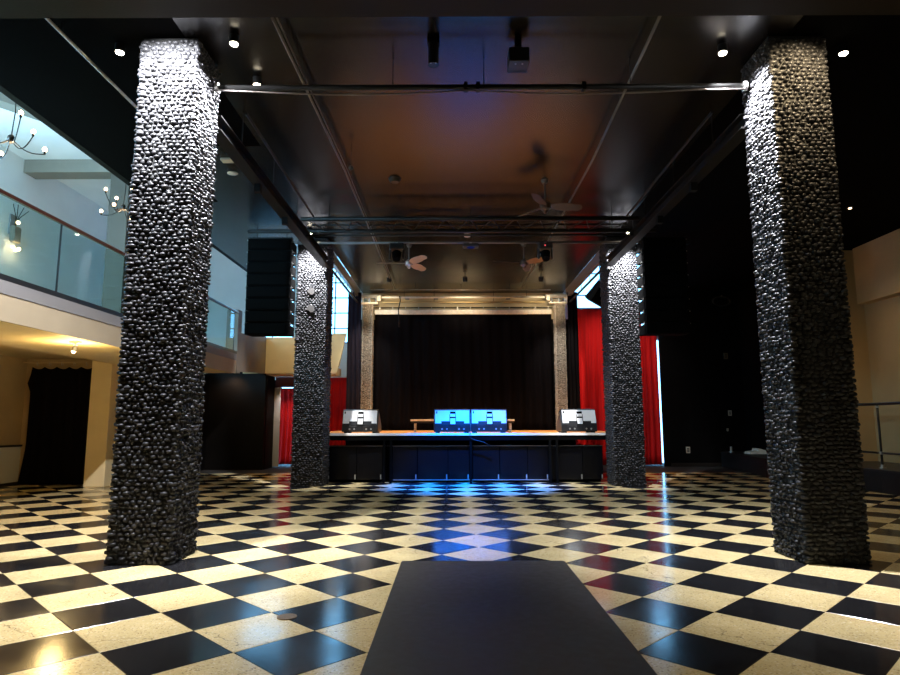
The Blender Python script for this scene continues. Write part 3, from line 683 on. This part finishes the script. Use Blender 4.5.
# ceiling bits
t = thing('pendant_projector', 'black cylindrical downlight under the ceiling, left of the lighting bar centre', 'downlight', (-.21, 6.85, 5.85))
MB().tube([(-.21, 6.85, 5.60), (-.21, 6.85, CZ-.05)], .062, 18).build('can', M_blk2, t); 
for dx in (-.03, .03): MB().tube([(-.21+dx, 6.80, 5.592), (-.21+dx, 6.80, 5.60)], .010, 8).build('led', M_screw, t)
MB().box(-.28, -.14, 6.78, 6.92, CZ-.05, CZ-.001).build('mounting_plate', M_blk, t)
t = thing('ceiling_speaker', 'black flat box speaker under the ceiling right of the black downlight', 'speaker', (.79, 6.95, 5.85))
MB().box(.67, .91, 6.80, 7.06, 5.62, 5.80).build('housing', M_blk2, t, bev=.01); MB().box(.75, .83, 6.9, 6.98, 5.80, CZ-.001).build('bracket', M_blk, t)
for dx in (-.04, .04): MB().tube([(.79+dx, 6.86, 5.612), (.79+dx, 6.86, 5.62)], .010, 8).build('led', M_screw, t)
for (x, y, lab) in ((-3.82, 10.2, 'small ivory square sensor on the ceiling beside the foreground left column, nearer one'), (-3.92, 10.75, 'small ivory oval sensor on the ceiling beside the foreground left column, farther one')):
    own('ceiling_sensor', MB().box(x-.10, x+.10, y-.07, y+.07, CZ-.05, CZ-.001) if y < 10.5 else MB().ball((x, y, CZ-.03), .1, (1, .8, .28)), M_plastic, lab, 'sensor', (x, y, CZ), bev=.01 if y < 10.5 else 0)
own('smoke_detector', MB().tube([(.37, 14.6, CZ-.001), (.37, 14.6, CZ-.05)], [.10, .07], 18), M_plastic, 'round pale smoke detector on the ceiling between the fans', 'smoke detector', (.37, 14.6, CZ))
own('smoke_detector', MB().tube([(-1.05, 11.1, CZ-.001), (-1.05, 11.1, CZ-.07)], [.12, .08], 18), M_blk2, 'round black detector on the ceiling left of the centre, before the truss', 'smoke detector', (-1.05, 11.1, CZ))
t = thing('pendant_sensor', 'little black pendant hanging on a wire beside the left ceiling conduit', 'pendant', (-1.66, 9.9, CZ))
MB().tube([(-1.66, 9.9, 5.66), (-1.66, 9.9, CZ)], .005, 6).build('wire', M_pipe, t); MB().ball((-1.66, 9.9, 5.63), .04).build('body', M_blk2, t, smooth=True)

# ceiling spots: visible small cans with a lit face plus their light
labs = ['lit ceiling spot at the left of the foreground left column', 'lit ceiling spot at the upper right of the foreground left column', 'lit ceiling spot low beside the foreground left column, by the lighting bar end',
        'lit ceiling spot left of the foreground right column', 'lit ceiling spot right of the foreground right column', 'ceiling spot just past the header edge, in front of the foreground left column',
        'ceiling spot just past the header edge, in front of the foreground right column', 'spot over the far left pebble column behind the truss', 'spot over the far right pebble column behind the truss']
def can(x, y, label, r=.045, m=M_lamp, tx=0, ty=0, hh=.10):
    t = thing('ceiling_spot', label, 'ceiling spot', (x, y, CZ), group='round ceiling spots')
    MB().tube([(x, y, CZ-hh), (x, y, CZ-.002)], .055, 16).build('housing', M_blk2, t)
    MB().tube([(x, y, CZ-hh-.012), (x, y, CZ-hh-.001)], r, 16).build('lamp_face', m, t)
    return t
for (x, y, tg, col, wt, ang), lb_ in zip(CSPOT, labs):
    can(x, y, lb_); spot((x, y, CZ-.13), tg, col, wt, ang, .9, .035)
can(8.33, 12.7, 'small dim ceiling spot far right beyond the foreground right column', .03, M_bulb, hh=.03)
spot((8.33, 12.7, CZ-.08), (9.4, 13.2, 0), (1, .68, .34), 200, 130, .8)
# unseen fill spots added over the hall floor, near and deep
for i, (x, y, wt, col, lab) in enumerate([(-5.8, 1.6, 330, WARM, 'far left'), (-2.0, 1.8, 300, WARM, 'left'), (2.6, 1.8, 300, WARM, 'right'), (7.0, 1.8, 380, WARM, 'far right')]):
    spot((x, y, CZ-.13), (x, y+.9, 0), col, wt, 88, .9, .10)
for i, (x, y, wt, col, lab) in enumerate([(.4, 12.95, 20, WARM, 'over the hall centre'), (8.1, 8.4, 70, WARM, 'at the right side of the hall'), (-5.2, 10.6, 35, WARM, 'at the left side of the hall')]):
    spot((x, y, CZ-.06), (x, y, 0), col, wt*2.4, 74, 1)
# stage lights
spot((.43, 13.88, 5.37), (.45, 14.8, .5), (0, .15, 1.0), 19000, 50, .8, .06)
spot((-1.25, 13.68, 5.0), (-2.3, 15.4, 1.0), WHT, 520, 46, .6, .05)
spot((2.12, 13.68, 5.0), (3.16, 15.4, 1.0), WHT, 520, 46, .6, .05)
for x in (-1.9, .4, 2.7):  # invented par lamps, added to brighten the stage floor
    t = thing('added_stage_par', {-1.9: 'added small black par lamp above the stage at the left', .4: 'added small black par lamp above the middle of the stage', 2.7: 'added small black par lamp above the stage at the right'}[x], 'stage light', (x, 18.6, CZ), group='added par lamps above the stage')
    MB().tube([(x, 18.6, CZ-.002), (x, 18.6, CZ-.10)], .012, 8).build('stem', M_pipe, t); MB().tube([(x, 18.6, CZ-.10), (x, 18.66, CZ-.22)], .07, 14).build('can', M_blk2, t)
    spot((x, 18.68, CZ-.25), (x, 18.6, 0), (1, .58, .24), 1500, 85, .8, .05)
for x in (-2.85, 3.64): spot((x*.8, 19.0, 5.6), (x, 21.0, 3.2), (1, .90, .74), 520, 50, .9, .05)  # unseen spots added to light the slim stage columns
for x in (-2.4, .4, 3.2): spot((x, 19.8, 5.3), (x, 21.4, 5.45), (1, .80, .52), 80, 90, .8, .05)  # unseen spots added to brighten the beige band over the backdrop

# ------------------------------------------------------------------ gallery lights
def chandelier(x, y, z, label, n, a0, s=1, zc=7.95):
    t = thing('chandelier', label, 'chandelier', (x, y, z))
    MB().tube([(x, y, z+.05), (x+.03, y, z+.5), (x, y, z+.9), (x, y, zc)], .009, 6).build('wire', M_bronze, t)
    MB().ball((x, y, z), .06*s, (1, 1, 1.3)).build('hub', M_bronze, t, smooth=True)
    for k in range(n):
        a = a0+2*PI*k/n; r = s*(.42 if k % 2 else .50); dz = s*(.24 if k % 2 else -.20); c, q = math.cos(a), math.sin(a)
        pts = [(x+c*r*u, y+q*r*u, z+dz*u*u-.14*s*math.sin(PI*u)) for u in [i/8 for i in range(9)]]
        ar = MB().tube(pts, .010, 6).build('arm', M_bronze, t, smooth=True)
        e = pts[-1]; MB().tube([e, (e[0], e[1], e[2]+.06)], .018, 8).build('socket', M_bronze, ar)
        MB().ball((e[0], e[1], e[2]+.085), .036, (1, 1, 1.2), 10, 6).build('bulb', M_bulb, ar, smooth=True)
    point((x, y, z-.12), (1, .72, .42), 12, .1)
chandelier(-7.40, 10.0, 6.20, 'bronze branching chandelier with lit bulbs, nearer one over the left gallery', 6, .35, 1.0)
chandelier(-7.55, 13.9, 6.38, 'bronze branching chandelier with lit bulbs beside the taupe gallery column', 8, .1, .95)
t = thing('wall_sconce', 'twiggy lit wall sconce seen behind the glass balustrade', 'sconce', (-10.6, 14.6, 5.85))
MB().box(-10.60, -10.56, 14.50, 14.70, 5.95, 6.45).build('back_plate', M_grey, t, bev=.01)
MB().box(-10.54, -10.42, 14.46, 14.74, 5.75, 6.15).build('shade', M_taupe, t, bev=.03)
for k in range(4):
    a = -.9+k*.6; MB().tube([(-10.5, 14.6, 6.15), (-10.46, 14.6+.1*math.sin(a), 6.4), (-10.4, 14.6+.35*math.sin(a), 6.55+.12*math.cos(a))], .009, 6).build('twig', M_bronze, t, smooth=True)
for k in range(3): MB().ball((-10.44, 14.5+.1*k, 5.62-.05*(k % 2)), .045).build('bulb', M_bulb, t, smooth=True)
MB().ball((-10.44, 14.6, 6.25), .045).build('bulb', M_bulb, t, smooth=True)
point((-10.3, 14.6, 5.6), (1, .75, .45), 6)
# under-gallery spot
t = thing('track_spot', 'small lit spot under the left gallery edge', 'spotlight', (-6.35, 10.5, 2.83))
MB().box(-6.43, -6.27, 10.45, 10.55, 2.805, 2.829).build('mount', M_silver, t); MB().tube([(-6.35, 10.5, 2.805), (-6.35, 10.5, 2.75)], .01, 6).build('stem', M_silver, t)
MB().tube([(-6.36, 10.52, 2.77), (-6.40, 10.56, 2.68)], [.035, .045], 12).build('head', M_silver, t); MB().ball((-6.40, 10.55, 2.67), .036).build('lamp_face', M_bulb, t, smooth=True)
point((-6.42, 10.6, 2.55), (1, .70, .28), 110, .14)
point((-8.6, 12.3, 2.3), (1, .72, .35), 6, .06)
spot((-7.1, 19.7, 2.92), (-7.1, 20.3, 2.2), (1, .6, .35), 30, 120, .8)
# walkway light (warm wash on the cream parapet)
spot((-4.9, 17.7, CZ-.25), (-4.9, 20.3, 3.6), (1, .78, .42), 200, 70, .8)
spot((5.6, 19.15, 5.68), (5.6, 21.7, 2.8), (1, .85, .75), 260, 90, .8)  # unseen spot added to light the tall red curtain
spot((-5.45, 20.9, 2.85), (-5.6, 22.0, .9), (1, .85, .75), 70, 70, .8)  # unseen spot added to brighten the narrow red curtain by the door

# ------------------------------------------------------------------ right side platform and railing
pf = thing('side_platform', 'low black platform along the right wall behind the foreground right column', 'platform', (9.9, 15, 0))
poly = [(9.05, 9.0), (8.86, 13.3), (8.45, 17.3), (8.95, 21.3), (9.9, 21.3), (9.9, 16.08), (10.68, 16.08), (10.68, 9.0)]
MB().prism(poly, .0, .44, 'z').build('riser', M_blk2, pf)
poly2 = [(x-.02 if x < 9.5 else x, y) for x, y in poly]
MB().prism(poly2, .441, .48, 'z').build('deck', M_base, pf, bev=.004)
struct('trim_14', MB().box(9.3, 10.68, 8.5, 8.99, 0, .2), M_base)
rl = thing('platform_railing', 'black pipe railing standing on the right side platform', 'railing', (9.15, 13, .48))
MB().tube([(9.15, 9.3, 1.84), (9.15, 16.0, 1.84)], .032, 10).build('top_rail', M_blk2, rl, smooth=True)
MB().tube([(9.15, 9.3, .80), (9.15, 16.0, .80)], .022, 10).build('mid_rail', M_blk2, rl, smooth=True)
for y in (9.4, 11.5, 13.65, 15.8):
    p = MB().tube([(9.15, y, .48), (9.15, y, 1.81)], .024, 10).build('post', M_blk2, rl, smooth=True)
    MB().tube([(9.15, y, .481), (9.15, y, .495)], .07, 14).build('base_flange', M_screw, p)
    MB().tube([(9.15, y, .495), (9.15, y, .56)], .034, 12).build('socket', M_screw, p)
    MB().tube([(9.15, y, .77), (9.15, y, .83)], .034, 12).build('fitting', M_screw, p)
    MB().tube([(9.15, y, 1.76), (9.15, y, 1.80)], .034, 12).build('fitting', M_screw, p)
own('folded_cloth', MB().prism([(9.12, .481), (9.65, .481), (9.62, .60), (9.38, .66), (9.36, .58), (9.14, .55)], 19.6, 20.0, 'y'), M_oldwhite, 'white folded paper stack lying on the platform beside the black column', 'papers', (9.4, 19.8, .481), bev=.01)
t = thing('bollard', 'short pale pipe stub on the corner of the right platform', 'post', (9.12, 20.9, .481))
MB().tube([(9.12, 20.9, .481), (9.12, 20.9, .66)], .035, 12).build('stub', M_screw, t); MB().tube([(9.12, 20.9, .481), (9.12, 20.9, .50)], .08, 14).build('flange', M_screw, t)
# black wall fittings
t = thing('cable_coil', 'coil of black cable hanging high on the right black wall', 'cable', (9.34, 21.42, 5.0))
for k in range(3):
    MB().tube([(9.30+.02*k+.30*math.cos(a), 21.44-.02*k, 5.62+.16*math.sin(a)-.02*k) for a in [i*PI/9 for i in range(19)]], .016, 6, cap=False).build('loop', M_conduit if k == 1 else M_blk2, t, smooth=True)
MB().tube([(8.93, 21.46, 5.70), (8.93, 21.46, 5.92)], .012, 6) 
MB().box(9.31, 9.36, 21.42, 21.50, 5.74, 5.80).build('hook', M_screw, t)
def outlet(x, z, label, s=.06, m=M_plastic):
    t = thing('wall_outlet', label, 'outlet', (x, 21.5, z))
    MB().box(x-s, x+s, 21.485, 21.499, z-s*1.5, z+s*1.5).build('cover_plate', m, t, bev=.003)
    for dz in (-.5, .5): MB().box(x-s*.5, x+s*.5, 21.478, 21.4845, z+dz*s-s*.3, z+dz*s+s*.3).build('socket', M_blk2, t)
outlet(9.39, 3.70, 'small brownish control plate on the right black wall above the outlet', .07, M_brass)
outlet(9.41, 1.76, 'white outlet on the right black wall above the platform corner')
outlet(7.93, .53, 'white outlet low on the right black wall beside the red curtain', .07)
outlet(9.30, 1.20, 'tiny pale socket just above the right platform corner', .03)
# dark baseboard at the foot of the wall
struct('baseboard_right', MB().box(7.35, 9.9, 21.46, 21.499, 0, .10), M_base)
